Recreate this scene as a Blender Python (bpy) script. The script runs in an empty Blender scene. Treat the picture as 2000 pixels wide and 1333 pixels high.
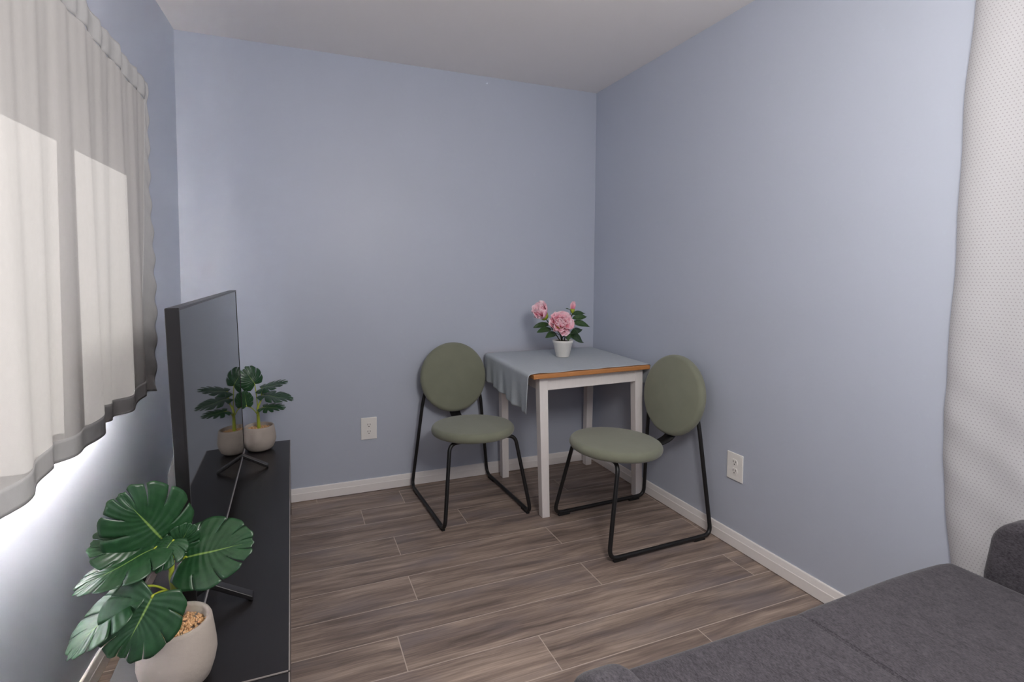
import bpy, bmesh, math, random
from mathutils import Vector, Matrix, Euler
random.seed(7)
PI = math.pi
SC = bpy.context.scene
COL = SC.collection

# ------------------------------------------------------------------ camera
cam_d = bpy.data.cameras.new('camera'); cam = bpy.data.objects.new('camera', cam_d); COL.objects.link(cam)
CR = Vector((0.93294248, -0.36000768, 0.00357846)); CU = Vector((0.01501309, 0.04883268, 0.99869413)); CF = Vector((0.35971230, 0.93167046, -0.05096291))
cam.matrix_world = Matrix(((CR.x, CU.x, -CF.x, -1.83940), (CR.y, CU.y, -CF.y, -2.87048), (CR.z, CU.z, -CF.z, 1.22), (0, 0, 0, 1)))
cam_d.sensor_width = 36.0; cam_d.lens = 36.0 * 1002.49 / 2000.0
cam_d.shift_x = 0.0225; cam_d.shift_y = -0.0401; cam_d.clip_start = 0.02
SC.camera = cam
# ------------------------------------------------------------------ world, sun, exposure
world = bpy.data.worlds.new('daylight'); SC.world = world; world.use_nodes = True
bg = world.node_tree.nodes['Background']; bg.inputs[0].default_value = (1.0, 0.985, 0.97, 1); bg.inputs[1].default_value = 30.0
sun_d = bpy.data.lights.new('sun', 'SUN'); sun_d.energy = 330.0; sun_d.angle = math.radians(0.6); sun_d.color = (1.0, 0.975, 0.95)
sun = bpy.data.objects.new('sun', sun_d); COL.objects.link(sun)
sun.rotation_euler = Vector((math.cos(math.radians(30)), 0.03, -math.sin(math.radians(30)))).to_track_quat('-Z', 'Y').to_euler()
def portal(name, loc, direction, w, h):
    d = bpy.data.lights.new(name, 'AREA'); d.shape = 'RECTANGLE'; d.size = w; d.size_y = h; d.cycles.is_portal = True
    o = bpy.data.objects.new(name, d); COL.objects.link(o); o.location = loc
    o.rotation_euler = Vector(direction).to_track_quat('-Z', 'Z').to_euler()
portal('window_daylight', (-2.55, -1.69, 1.26), (1, 0, 0), 1.5, 0.85)
portal('window_daylight', (0.13, -2.75, 1.25), (-1, 0, 0), 1.3, 1.9)
lamp_d = bpy.data.lights.new('added_room_lamp', 'POINT'); lamp_d.shadow_soft_size = 0.2; lamp_d.energy = 55.0; lamp_d.color = (1.0, 0.97, 0.94)  # unseen lamp, guessed and added near the camera to light the room
lamp = bpy.data.objects.new('added_room_lamp', lamp_d); COL.objects.link(lamp); lamp.location = (-1.15, -2.6, 1.70)
SC.view_settings.view_transform = 'Standard'; SC.view_settings.look = 'None'
SC.view_settings.exposure = 0.0; SC.view_settings.gamma = 1.0; SC.view_settings.use_curve_mapping = False
SC.cycles.use_denoising = True
SC.cycles.max_bounces = 12; SC.cycles.diffuse_bounces = 8; SC.cycles.glossy_bounces = 4
SC.cycles.transmission_bounces = 8; SC.cycles.transparent_max_bounces = 12; SC.cycles.sample_clamp_indirect = 0.0
SC.cycles.caustics_reflective = False; SC.cycles.caustics_refractive = False

# ------------------------------------------------------------------ helpers
def srgb(r, g, b):
    f = lambda c: (c / 255 / 12.92) if c / 255 <= 0.04045 else ((c / 255 + 0.055) / 1.055) ** 2.4
    return (f(r), f(g), f(b), 1.0)

def new_mat(name):
    m = bpy.data.materials.new(name); m.use_nodes = True
    nt = m.node_tree
    return m, nt, nt.nodes['Principled BSDF']

def simple(name, col, rough=0.5, metal=0.0, noise=0.0, nscale=40.0, bump=0.0, bscale=200.0, spec=0.5, sheen=0.0, stretch=(1, 1, 1)):
    m, nt, b = new_mat(name)
    b.inputs['Roughness'].default_value = rough; b.inputs['Metallic'].default_value = metal
    b.inputs['Specular IOR Level'].default_value = spec
    if sheen:
        b.inputs['Sheen Weight'].default_value = sheen; b.inputs['Sheen Roughness'].default_value = 0.5
    tc = nt.nodes.new('ShaderNodeTexCoord'); mp = nt.nodes.new('ShaderNodeMapping'); mp.inputs['Scale'].default_value = stretch
    nt.links.new(tc.outputs['Object'], mp.inputs['Vector'])
    n = nt.nodes.new('ShaderNodeTexNoise'); n.inputs['Scale'].default_value = nscale; n.inputs['Detail'].default_value = 5
    nt.links.new(mp.outputs['Vector'], n.inputs['Vector'])
    mix = nt.nodes.new('ShaderNodeMix'); mix.data_type = 'RGBA'
    k = noise
    mix.inputs['A'].default_value = (max(0, col[0] * (1 - k)), max(0, col[1] * (1 - k)), max(0, col[2] * (1 - k)), 1)
    mix.inputs['B'].default_value = (min(1, col[0] * (1 + k)), min(1, col[1] * (1 + k)), min(1, col[2] * (1 + k)), 1)
    nt.links.new(n.outputs['Fac'], mix.inputs['Factor']); nt.links.new(mix.outputs['Result'], b.inputs['Base Color'])
    if bump:
        n2 = nt.nodes.new('ShaderNodeTexNoise'); n2.inputs['Scale'].default_value = bscale; n2.inputs['Detail'].default_value = 4
        nt.links.new(mp.outputs['Vector'], n2.inputs['Vector'])
        bp = nt.nodes.new('ShaderNodeBump'); bp.inputs['Strength'].default_value = bump; bp.inputs['Distance'].default_value = 0.002
        nt.links.new(n2.outputs['Fac'], bp.inputs['Height']); nt.links.new(bp.outputs['Normal'], b.inputs['Normal'])
    return m

def make_obj(name, bm, mat, parent=None, smooth=False, recalc=True):
    if recalc: bmesh.ops.recalc_face_normals(bm, faces=bm.faces)
    me = bpy.data.meshes.new(name); bm.to_mesh(me); bm.free()
    if smooth:
        for p in me.polygons: p.use_smooth = True
    o = bpy.data.objects.new(name, me); COL.objects.link(o)
    if mat: me.materials.append(mat)
    if parent: o.parent = parent
    return o

def thing(name, label, cat, loc=(0, 0, 0), rotz=0.0, group=None):
    o = bpy.data.objects.new(name, None); COL.objects.link(o)
    o.location = loc; o.rotation_euler = (0, 0, rotz); o.empty_display_size = 0.05
    return tag(o, label, cat, group)

def tag(o, label, cat, group=None):
    o['label'] = label; o['category'] = cat
    if group: o['group'] = group
    return o

def struct(o):
    o['kind'] = 'structure'; return o

def bevel(o, w, seg=2, angle=35):
    m = o.modifiers.new('bevel', 'BEVEL'); m.width = w; m.segments = seg; m.limit_method = 'ANGLE'; m.angle_limit = math.radians(angle)
    for p in o.data.polygons: p.use_smooth = True
    try:
        m.harden_normals = False
    except Exception: pass
    w2 = o.modifiers.new('wn', 'WEIGHTED_NORMAL'); w2.keep_sharp = False
    return o

def solid(o, t, offset=0.0):
    m = o.modifiers.new('solidify', 'SOLIDIFY'); m.thickness = t; m.offset = offset
    return o

def box(bm, x0, x1, y0, y1, z0, z1, M=None):
    v = [bm.verts.new(c) for c in ((x0, y0, z0), (x1, y0, z0), (x1, y1, z0), (x0, y1, z0), (x0, y0, z1), (x1, y0, z1), (x1, y1, z1), (x0, y1, z1))]
    if M is not None:
        for q in v: q.co = M @ q.co
    for f in ((3, 2, 1, 0), (4, 5, 6, 7), (0, 1, 5, 4), (1, 2, 6, 5), (2, 3, 7, 6), (3, 0, 4, 7)): bm.faces.new([v[i] for i in f])
    return v

def bbox(*a, M=None):
    bm = bmesh.new(); box(bm, *a, M=M); return bm

def hexa(bm, bot, top):
    """box from four bottom and four top corners (counter-clockwise)"""
    v = [bm.verts.new(c) for c in bot + top]
    for f in ((3, 2, 1, 0), (4, 5, 6, 7), (0, 1, 5, 4), (1, 2, 6, 5), (2, 3, 7, 6), (3, 0, 4, 7)): bm.faces.new([v[i] for i in f])

def lathe(bm, prof, seg=48, M=None):
    rings = []
    for r, z in prof:
        if r < 1e-6: rings.append([bm.verts.new((0, 0, z))])
        else: rings.append([bm.verts.new((r * math.cos(2 * PI * i / seg), r * math.sin(2 * PI * i / seg), z)) for i in range(seg)])
    for a, b in zip(rings, rings[1:]):
        for i in range(seg):
            j = (i + 1) % seg
            if len(a) == 1 and len(b) == 1: continue
            if len(a) == 1: bm.faces.new((a[0], b[i], b[j]))
            elif len(b) == 1: bm.faces.new((a[i], a[j], b[0]))
            else: bm.faces.new((a[i], a[j], b[j], b[i]))
    if M is not None:
        for ring in rings:
            for v in ring: v.co = M @ v.co

def fillet(pts, rad, n=7):
    """round the corners of a polyline"""
    pts = [Vector(p) for p in pts]; out = [pts[0]]
    for i in range(1, len(pts) - 1):
        a, b, c = pts[i - 1], pts[i], pts[i + 1]
        r = rad[i] if isinstance(rad, (list, tuple)) else rad
        d1 = (a - b); d2 = (c - b)
        t = min(r, d1.length * 0.49, d2.length * 0.49)
        p1 = b + d1.normalized() * t; p2 = b + d2.normalized() * t
        for k in range(n + 1):
            s = k / n; out.append(p1 * (1 - s) ** 2 + b * 2 * s * (1 - s) + p2 * s * s)
    out.append(pts[-1]); return out

def tube(bm, pts, r, seg=12, cap=True, radii=None):
    pts = [Vector(p) for p in pts]; n = len(pts)
    T = []
    for i in range(n):
        a = pts[max(0, i - 1)]; b = pts[min(n - 1, i + 1)]; T.append((b - a).normalized())
    up = Vector((0, 0, 1)) if abs(T[0].z) < 0.9 else Vector((1, 0, 0))
    N = (up - T[0] * up.dot(T[0])).normalized(); rings = []
    for i in range(n):
        N = (N - T[i] * N.dot(T[i])).normalized(); B = T[i].cross(N)
        rr = radii[i] if radii else r
        rings.append([bm.verts.new(pts[i] + (N * math.cos(2 * PI * k / seg) + B * math.sin(2 * PI * k / seg)) * rr) for k in range(seg)])
    for a, b in zip(rings, rings[1:]):
        for k in range(seg):
            j = (k + 1) % seg; bm.faces.new((a[k], a[j], b[j], b[k]))
    if cap:
        bm.faces.new(rings[0][::-1]); bm.faces.new(rings[-1])

def smoothpath(pts, n=8):
    """Catmull-Rom through the points"""
    P = [Vector(p) for p in pts]; P = [P[0] * 2 - P[1]] + P + [P[-1] * 2 - P[-2]]; out = []
    for i in range(1, len(P) - 2):
        for k in range(n):
            t = k / n; a, b, c, d = P[i - 1], P[i], P[i + 1], P[i + 2]
            out.append(0.5 * ((2 * b) + (c - a) * t + (2 * a - 5 * b + 4 * c - d) * t * t + (3 * b - a - 3 * c + d) * t ** 3))
    out.append(P[-2]); return out

def prism(bm, poly, axis, a, b):
    """extrude a 2-D polygon along an axis; poly in the two other axes in order"""
    def P(u, v, w):
        return {'x': (w, u, v), 'y': (u, w, v), 'z': (u, v, w)}[axis]
    A = [bm.verts.new(P(u, v, a)) for u, v in poly]; B = [bm.verts.new(P(u, v, b)) for u, v in poly]
    n = len(poly)
    bm.faces.new(A); bm.faces.new(B[::-1])
    for i in range(n):
        j = (i + 1) % n; bm.faces.new((A[i], B[i], B[j], A[j]))

def wall_panel(us, vs, holes, P, thick):
    """flat wall with rectangular holes: P(u, v, depth) gives a point; one connected mesh"""
    bm = bmesh.new()
    us = sorted(set(us + [h[0] for h in holes] + [h[1] for h in holes])); vs = sorted(set(vs + [h[2] for h in holes] + [h[3] for h in holes]))
    V = {}
    def vert(i, j, d):
        k = (i, j, d)
        if k not in V: V[k] = bm.verts.new(P(us[i], vs[j], thick * d))
        return V[k]
    def full(i, j):
        if i < 0 or j < 0 or i >= len(us) - 1 or j >= len(vs) - 1: return False
        cu = (us[i] + us[i + 1]) / 2; cv = (vs[j] + vs[j + 1]) / 2
        return not any(h[0] < cu < h[1] and h[2] < cv < h[3] for h in holes)
    for i in range(len(us) - 1):
        for j in range(len(vs) - 1):
            if not full(i, j): continue
            q = [(i, j), (i + 1, j), (i + 1, j + 1), (i, j + 1)]
            bm.faces.new([vert(a, b, 0) for a, b in q]); bm.faces.new([vert(a, b, 1) for a, b in q[::-1]])
            for (da, db), (p0, p1) in (((0, -1), (0, 1)), ((1, 0), (1, 2)), ((0, 1), (2, 3)), ((-1, 0), (3, 0))):
                if not full(i + da, j + db):
                    a, b = q[p0], q[p1]; bm.faces.new((vert(*a, 0), vert(*a, 1), vert(*b, 1), vert(*b, 0)))
    return bm

# ------------------------------------------------------------------ materials
WALLC = srgb(185, 191, 204)
def wall_mat():
    m = simple('wall_paint', WALLC, rough=0.42, noise=0.012, nscale=3.0, bump=0.12, bscale=60.0, spec=0.35)
    return m
M_wall = wall_mat()
M_ceil = simple('ceiling_paint', srgb(236, 231, 228), rough=0.55, noise=0.01, nscale=2.0, bump=0.08, bscale=70.0, spec=0.3)
M_trim = simple('trim_paint', srgb(240, 235, 232), rough=0.45, noise=0.02, nscale=12.0, bump=0.08, bscale=60.0)
M_white = simple('white_plastic', srgb(240, 237, 232), rough=0.35)
M_slot = simple('slot_dark', srgb(60, 56, 54), rough=0.6)
M_black = simple('black_metal', srgb(24, 23, 24), rough=0.42, bump=0.05, bscale=400)
M_rubber = simple('black_rubber', srgb(18, 18, 19), rough=0.7)
M_upholstery = simple('sage_fabric', srgb(128, 130, 113), rough=0.95, noise=0.10, nscale=14.0, bump=0.25, bscale=900.0, spec=0.1, sheen=0.25)
M_sofa = None
M_console = simple('black_brown_laminate', srgb(33, 30, 30), rough=0.33, noise=0.18, nscale=30.0, stretch=(8, 0.6, 8), bump=0.05, bscale=60)
M_edge = simple('worn_edge_highlight', srgb(150, 142, 138), rough=0.5)  # pale colour painting the highlight and wear on the bench edges
M_tvbody = simple('tv_plastic', srgb(30, 28, 29), rough=0.35)
M_tvback = simple('tv_back_plastic', srgb(74, 68, 66), rough=0.45)
M_bezel = simple('tv_bezel', srgb(176, 172, 172), rough=0.45, metal=0.3)
M_pot = simple('concrete', srgb(176, 165, 155), rough=0.85, noise=0.10, nscale=18.0, bump=0.3, bscale=120.0, spec=0.2)
M_stemgreen = simple('stem_green', srgb(160, 172, 52), rough=0.5, noise=0.12, nscale=40)
M_darkstem = simple('stem_dark', srgb(58, 62, 34), rough=0.7, noise=0.2, nscale=60)
M_pebble = simple('pebbles', srgb(214, 172, 128), rough=0.8, noise=0.35, nscale=160.0)
M_soil = simple('soil', srgb(70, 52, 42), rough=0.95, noise=0.3, nscale=200, bump=0.6, bscale=300)
M_flowerpot = simple('white_pot', srgb(240, 236, 229), rough=0.5, noise=0.02, nscale=20)
M_tablepaint = simple('white_stain', srgb(238, 232, 229), rough=0.5, noise=0.05, nscale=18.0, stretch=(6, 6, 0.8), bump=0.06, bscale=80)
M_wood = simple('stained_pine', srgb(186, 126, 74), rough=0.45, noise=0.22, nscale=16.0, stretch=(0.7, 9, 9), bump=0.05, bscale=60)

def floor_mat():
    m, nt, b = new_mat('wood_plank_tile')
    L = nt.links.new; N = nt.nodes.new
    uv = N('ShaderNodeUVMap'); uv.uv_map = 'grain'
    at = N('ShaderNodeAttribute'); at.attribute_name = 'tint'
    mp = N('ShaderNodeMapping'); mp.inputs['Scale'].default_value = (1.3, 15.0, 1); L(uv.outputs[0], mp.inputs[0])
    warp = N('ShaderNodeTexNoise'); warp.inputs['Scale'].default_value = 3.0; warp.inputs['Detail'].default_value = 2; L(uv.outputs[0], warp.inputs[0])
    addv = N('ShaderNodeVectorMath'); addv.operation = 'MULTIPLY_ADD'; addv.inputs[1].default_value = (0.5, 0.9, 0); L(warp.outputs['Color'], addv.inputs[0]); L(mp.outputs[0], addv.inputs[2])
    n1 = N('ShaderNodeTexNoise'); n1.inputs['Scale'].default_value = 1.5; n1.inputs['Detail'].default_value = 7; n1.inputs['Roughness'].default_value = 0.62; L(addv.outputs[0], n1.inputs[0])
    mp2 = N('ShaderNodeMapping'); mp2.inputs['Scale'].default_value = (2.2, 70.0, 1); L(uv.outputs[0], mp2.inputs[0])
    n2 = N('ShaderNodeTexNoise'); n2.inputs['Scale'].default_value = 2.6; n2.inputs['Detail'].default_value = 5; L(mp2.outputs[0], n2.inputs[0])
    mp3 = N('ShaderNodeMapping'); mp3.inputs['Scale'].default_value = (1.5, 4.0, 1); L(uv.outputs[0], mp3.inputs[0])
    n3 = N('ShaderNodeTexNoise'); n3.inputs['Scale'].default_value = 2.0; n3.inputs['Detail'].default_value = 3; L(mp3.outputs[0], n3.inputs[0])
    cr = N('ShaderNodeValToRGB'); e = cr.color_ramp.elements
    e[0].position = 0.28; e[0].color = srgb(93, 82, 76); e[1].position = 0.74; e[1].color = srgb(190, 170, 156)
    x = cr.color_ramp.elements.new(0.48); x.color = srgb(146, 129, 119)
    x = cr.color_ramp.elements.new(0.58); x.color = srgb(167, 149, 136)
    L(n1.outputs['Fac'], cr.inputs[0])
    mx = N('ShaderNodeMix'); mx.data_type = 'RGBA'; mx.blend_type = 'MULTIPLY'; mx.inputs['Factor'].default_value = 0.85
    cr2 = N('ShaderNodeValToRGB'); cr2.color_ramp.elements[0].position = 0.3; cr2.color_ramp.elements[0].color = (0.62, 0.60, 0.59, 1); cr2.color_ramp.elements[1].position = 0.65; cr2.color_ramp.elements[1].color = (1.1, 1.08, 1.06, 1)
    L(n2.outputs['Fac'], cr2.inputs[0]); L(cr.outputs[0], mx.inputs['A']); L(cr2.outputs[0], mx.inputs['B'])
    mg = N('ShaderNodeMix'); mg.data_type = 'RGBA'; mg.inputs['B'].default_value = srgb(128, 118, 119)
    cr3 = N('ShaderNodeValToRGB'); cr3.color_ramp.elements[0].position = 0.5; cr3.color_ramp.elements[0].color = (0, 0, 0, 1); cr3.color_ramp.elements[1].position = 0.7; cr3.color_ramp.elements[1].color = (0.6, 0.6, 0.6, 1)
    L(n3.outputs['Fac'], cr3.inputs[0]); L(cr3.outputs[0], mg.inputs['Factor']); L(mx.outputs['Result'], mg.inputs['A'])
    mt = N('ShaderNodeMix'); mt.data_type = 'RGBA'; mt.blend_type = 'MULTIPLY'; mt.inputs['Factor'].default_value = 1.0
    L(mg.outputs['Result'], mt.inputs['A']); L(at.outputs['Color'], mt.inputs['B'])
    L(mt.outputs['Result'], b.inputs['Base Color'])
    b.inputs['Roughness'].default_value = 0.46; b.inputs['Specular IOR Level'].default_value = 0.4
    bp = N('ShaderNodeBump'); bp.inputs['Strength'].default_value = 0.12; bp.inputs['Distance'].default_value = 0.001
    L(n2.outputs['Fac'], bp.inputs['Height']); L(bp.outputs[0], b.inputs['Normal'])
    return m

def cloth_mat(name, col, translucent, clear, weave=900.0, rough=0.9, dots=None, wob=0.04, tcol=None):
    """thin woven cloth that lets part of the light through"""
    m = bpy.data.materials.new(name); m.use_nodes = True; nt = m.node_tree; nt.nodes.clear()
    L = nt.links.new; N = nt.nodes.new
    out = N('ShaderNodeOutputMaterial')
    uv = N('ShaderNodeUVMap'); uv.uv_map = 'cloth'
    n = N('ShaderNodeTexNoise'); n.inputs['Scale'].default_value = 120; n.inputs['Detail'].default_value = 6
    mp = N('ShaderNodeMapping'); mp.inputs['Scale'].default_value = (1.0, 0.35, 1); L(uv.outputs[0], mp.inputs[0]); L(mp.outputs[0], n.inputs[0])
    cm = N('ShaderNodeMix'); cm.data_type = 'RGBA'
    cm.inputs['A'].default_value = tuple(c * (1 - wob) for c in col[:3]) + (1,); cm.inputs['B'].default_value = tuple(min(1, c * (1 + wob)) for c in col[:3]) + (1,)
    L(n.outputs['Fac'], cm.inputs['Factor'])
    colour = cm.outputs['Result']
    if dots:
        pitch, rad, dcol = dots
        sep = N('ShaderNodeSeparateXYZ'); L(uv.outputs[0], sep.inputs[0])
        def mth(op, a, b=None):
            x = N('ShaderNodeMath'); x.operation = op
            for i, v in enumerate((a, b)):
                if v is None: continue
                if isinstance(v, (int, float)): x.inputs[i].default_value = v
                else: L(v, x.inputs[i])
            return x.outputs[0]
        row = mth('FLOOR', mth('DIVIDE', sep.outputs[1], pitch))
        off = mth('MULTIPLY', mth('MODULO', row, 2.0), 0.5)
        fu = mth('SUBTRACT', mth('FRACT', mth('ADD', mth('DIVIDE', sep.outputs[0], pitch), off)), 0.5)
        fv = mth('SUBTRACT', mth('FRACT', mth('DIVIDE', sep.outputs[1], pitch)), 0.5)
        d2 = mth('ADD', mth('MULTIPLY', fu, fu), mth('MULTIPLY', fv, fv))
        isd = mth('LESS_THAN', d2, rad * rad)
        dm = N('ShaderNodeMix'); dm.data_type = 'RGBA'; L(isd, dm.inputs['Factor']); L(colour, dm.inputs['A']); dm.inputs['B'].default_value = dcol
        colour = dm.outputs['Result']
    wv = N('ShaderNodeTexNoise'); wv.inputs['Scale'].default_value = weave; L(uv.outputs[0], wv.inputs[0])
    bp = N('ShaderNodeBump'); bp.inputs['Strength'].default_value = 0.2; bp.inputs['Distance'].default_value = 0.001; L(wv.outputs['Fac'], bp.inputs['Height'])
    df = N('ShaderNodeBsdfDiffuse'); tr = N('ShaderNodeBsdfTranslucent'); tp = N('ShaderNodeBsdfTransparent')
    L(colour, df.inputs['Color']); L(bp.outputs[0], df.inputs['Normal'])
    if tcol: tr.inputs['Color'].default_value = tcol
    else: L(colour, tr.inputs['Color'])
    m1 = N('ShaderNodeMixShader'); m1.inputs[0].default_value = translucent; L(df.outputs[0], m1.inputs[1]); L(tr.outputs[0], m1.inputs[2])
    m2 = N('ShaderNodeMixShader'); m2.inputs[0].default_value = clear; L(m1.outputs[0], m2.inputs[1]); L(tp.outputs[0], m2.inputs[2])
    L(m2.outputs[0], out.inputs[0])
    return m

def glass_mat():
    m = bpy.data.materials.new('window_glass'); m.use_nodes = True; nt = m.node_tree; nt.nodes.clear()
    N = nt.nodes.new; L = nt.links.new
    out = N('ShaderNodeOutputMaterial'); tp = N('ShaderNodeBsdfTransparent'); gl = N('ShaderNodeBsdfGlossy'); gl.inputs['Roughness'].default_value = 0.02
    fr = N('ShaderNodeFresnel'); fr.inputs['IOR'].default_value = 1.45; mx = N('ShaderNodeMixShader')
    L(fr.outputs[0], mx.inputs[0]); L(tp.outputs[0], mx.inputs[1]); L(gl.outputs[0], mx.inputs[2]); L(mx.outputs[0], out.inputs[0])
    return m
M_glass = glass_mat()

def leaf_mat(name, dark, light, vein, rough=0.31):
    m, nt, b = new_mat(name); N = nt.nodes.new; L = nt.links.new
    uv = N('ShaderNodeUVMap'); uv.uv_map = 'leaf'; sep = N('ShaderNodeSeparateXYZ'); L(uv.outputs[0], sep.inputs[0])
    n = N('ShaderNodeTexNoise'); n.inputs['Scale'].default_value = 6; n.inputs['Detail'].default_value = 4; L(uv.outputs[0], n.inputs[0])
    mx = N('ShaderNodeMix'); mx.data_type = 'RGBA'; mx.inputs['A'].default_value = dark; mx.inputs['B'].default_value = light; L(n.outputs['Fac'], mx.inputs['Factor'])
    ab = N('ShaderNodeMath'); ab.operation = 'ABSOLUTE'; L(sep.outputs[0], ab.inputs[0])
    ramp = N('ShaderNodeValToRGB'); ramp.color_ramp.elements[0].position = 0.012; ramp.color_ramp.elements[0].color = (1, 1, 1, 1); ramp.color_ramp.elements[1].position = 0.035; ramp.color_ramp.elements[1].color = (0, 0, 0, 1)
    L(ab.outputs[0], ramp.inputs[0])
    m2 = N('ShaderNodeMix'); m2.data_type = 'RGBA'; L(ramp.outputs[0], m2.inputs['Factor']); L(mx.outputs['Result'], m2.inputs['A']); m2.inputs['B'].default_value = vein
    L(m2.outputs['Result'], b.inputs['Base Color']); b.inputs['Roughness'].default_value = rough
    wv = N('ShaderNodeMath'); wv.operation = 'SINE'; ml = N('ShaderNodeMath'); ml.operation = 'MULTIPLY'; ml.inputs[1].default_value = 75.0; L(sep.outputs[1], ml.inputs[0]); L(ml.outputs[0], wv.inputs[0])
    bp = N('ShaderNodeBump'); bp.inputs['Strength'].default_value = 0.16; bp.inputs['Distance'].default_value = 0.002; L(wv.outputs[0], bp.inputs['Height']); L(bp.outputs[0], b.inputs['Normal'])
    return m
M_leaf = leaf_mat('monstera_leaf', srgb(20, 50, 30), srgb(48, 88, 52), srgb(120, 150, 78))
M_leaf2 = leaf_mat('peony_leaf', srgb(34, 60, 34), srgb(66, 96, 50), srgb(96, 124, 66), 0.5)

def sofa_mat():
    m, nt, b = new_mat('charcoal_weave'); N = nt.nodes.new; L = nt.links.new
    tc = N('ShaderNodeTexCoord'); mp = N('ShaderNodeMapping'); mp.inputs['Scale'].default_value = (1.0, 0.45, 1.0); L(tc.outputs['Object'], mp.inputs[0])
    n = N('ShaderNodeTexNoise'); n.inputs['Scale'].default_value = 330; n.inputs['Detail'].default_value = 6; n.inputs['Roughness'].default_value = 0.7; L(mp.outputs[0], n.inputs[0])
    n1 = N('ShaderNodeTexNoise'); n1.inputs['Scale'].default_value = 60; n1.inputs['Detail'].default_value = 4; L(mp.outputs[0], n1.inputs[0])
    ad = N('ShaderNodeMath'); ad.operation = 'MULTIPLY_ADD'; ad.inputs[1].default_value = 0.22; L(n1.outputs['Fac'], ad.inputs[0])
    m6 = N('ShaderNodeMath'); m6.operation = 'MULTIPLY'; m6.inputs[1].default_value = 0.78; L(n.outputs['Fac'], m6.inputs[0]); L(m6.outputs[0], ad.inputs[2])
    cr = N('ShaderNodeValToRGB'); cr.color_ramp.elements[0].position = 0.36; cr.color_ramp.elements[0].color = srgb(50, 47, 52); cr.color_ramp.elements[1].position = 0.66; cr.color_ramp.elements[1].color = srgb(92, 88, 93)
    L(ad.outputs[0], cr.inputs[0]); L(cr.outputs[0], b.inputs['Base Color'])
    b.inputs['Roughness'].default_value = 0.95; b.inputs['Specular IOR Level'].default_value = 0.1
    b.inputs['Sheen Weight'].default_value = 0.15
    bp = N('ShaderNodeBump'); bp.inputs['Strength'].default_value = 0.5; bp.inputs['Distance'].default_value = 0.001; L(n.outputs['Fac'], bp.inputs['Height']); L(bp.outputs[0], b.inputs['Normal'])
    return m
M_sofa = sofa_mat()

# ------------------------------------------------------------------ the room
H = 2.374; YR = -3.7; LS = 0.06
def lw(y, d=0.0): return -2.34 + LS * y + d            # the left wall's face (it runs slightly off square)
def LP(s, z, d=0.0): return Vector((lw(-s, d), -s, z))  # along the left wall: s from the far corner, d off the wall

# floor: wood-look plank tiles over pale grout
def build_floor():
    bm = bmesh.new(); uvl = bm.loops.layers.uv.new('grain'); cl = bm.loops.layers.float_color.new('tint')
    rnd = random.Random(3); g = 0.0017; w = 0.1645
    joints = {0: [-1.29], 1: [-1.52, -0.40], 2: [-1.05, -2.2], 3: [-1.412, -0.02], 4: [-0.711], 5: [-1.415, -0.03], 6: [-0.715, -2.1], 7: [-1.522, -0.1], 8: [-1.077, -2.28], 9: [-0.55, -1.75]}
    y = -0.055 + w
    row = -1
    while y > YR:
        y0, y1 = y - w, y
        js = joints.get(row, [-rnd.uniform(0.2, 0.8) - 1.2 * k for k in range(3)])
        xs = sorted([-2.75] + js + [0.1])
        for a, b in zip(xs, xs[1:]):
            if b - a < 0.01: continue
            v = [bm.verts.new(c) for c in ((a + g, y0 + g, 0), (b - g, y0 + g, 0), (b - g, y1 - g, 0), (a + g, y1 - g, 0))]
            f = bm.faces.new(v); ou, ov = rnd.uniform(0, 40), rnd.uniform(0, 40); t = rnd.uniform(0.93, 1.07)
            for lp in f.loops:
                lp[uvl].uv = (lp.vert.co.x + ou, lp.vert.co.y + ov); lp[cl] = (t, t * rnd.uniform(0.995, 1.005), t, 1)
        y -= w; row += 1
    o = make_obj('floor', bm, floor_mat(), recalc=False)
    # grout bed, joined in the same floor mesh through a second material
    me = o.data; me.materials.append(simple('grout', srgb(200, 184, 172), rough=0.9))
    b2 = bmesh.new(); b2.from_mesh(me)
    v = [b2.verts.new(c) for c in ((-2.75, YR, -0.0008), (0.1, YR, -0.0008), (0.1, 0.1, -0.0008), (-2.75, 0.1, -0.0008))]
    f = b2.faces.new(v); f.material_index = 1
    b2.to_mesh(me); b2.free()
    return struct(o)
build_floor()
struct(make_obj('ceiling', bbox(-2.75, 0.1, YR - 0.1, 0.1, H, H + 0.1), M_ceil))
struct(make_obj('wall_back', bbox(-2.75, 0.1, 0.0, 0.1, -0.02, H), M_wall))
WIN = (0.965, 2.40, 0.865, 1.652)        # opening in the left wall: along, along, sill, head
struct(make_obj('wall_left', wall_panel([0.0, -YR], [-0.02, H], [WIN], lambda u, v, d: LP(u, v, -d), 0.12), M_wall))
DOORW = (2.12, 3.38, 0.25, 2.15)
struct(make_obj('wall_right', wall_panel([0.0, -YR], [-0.02, H], [DOORW], lambda u, v, d: Vector((d, -u, v)), 0.1), M_wall))
struct(make_obj('wall_rear', wall_panel([-2.75, 0.1], [-0.02, H], [], lambda u, v, d: Vector((u, YR - d, v)), 0.1), M_wall))

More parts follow.
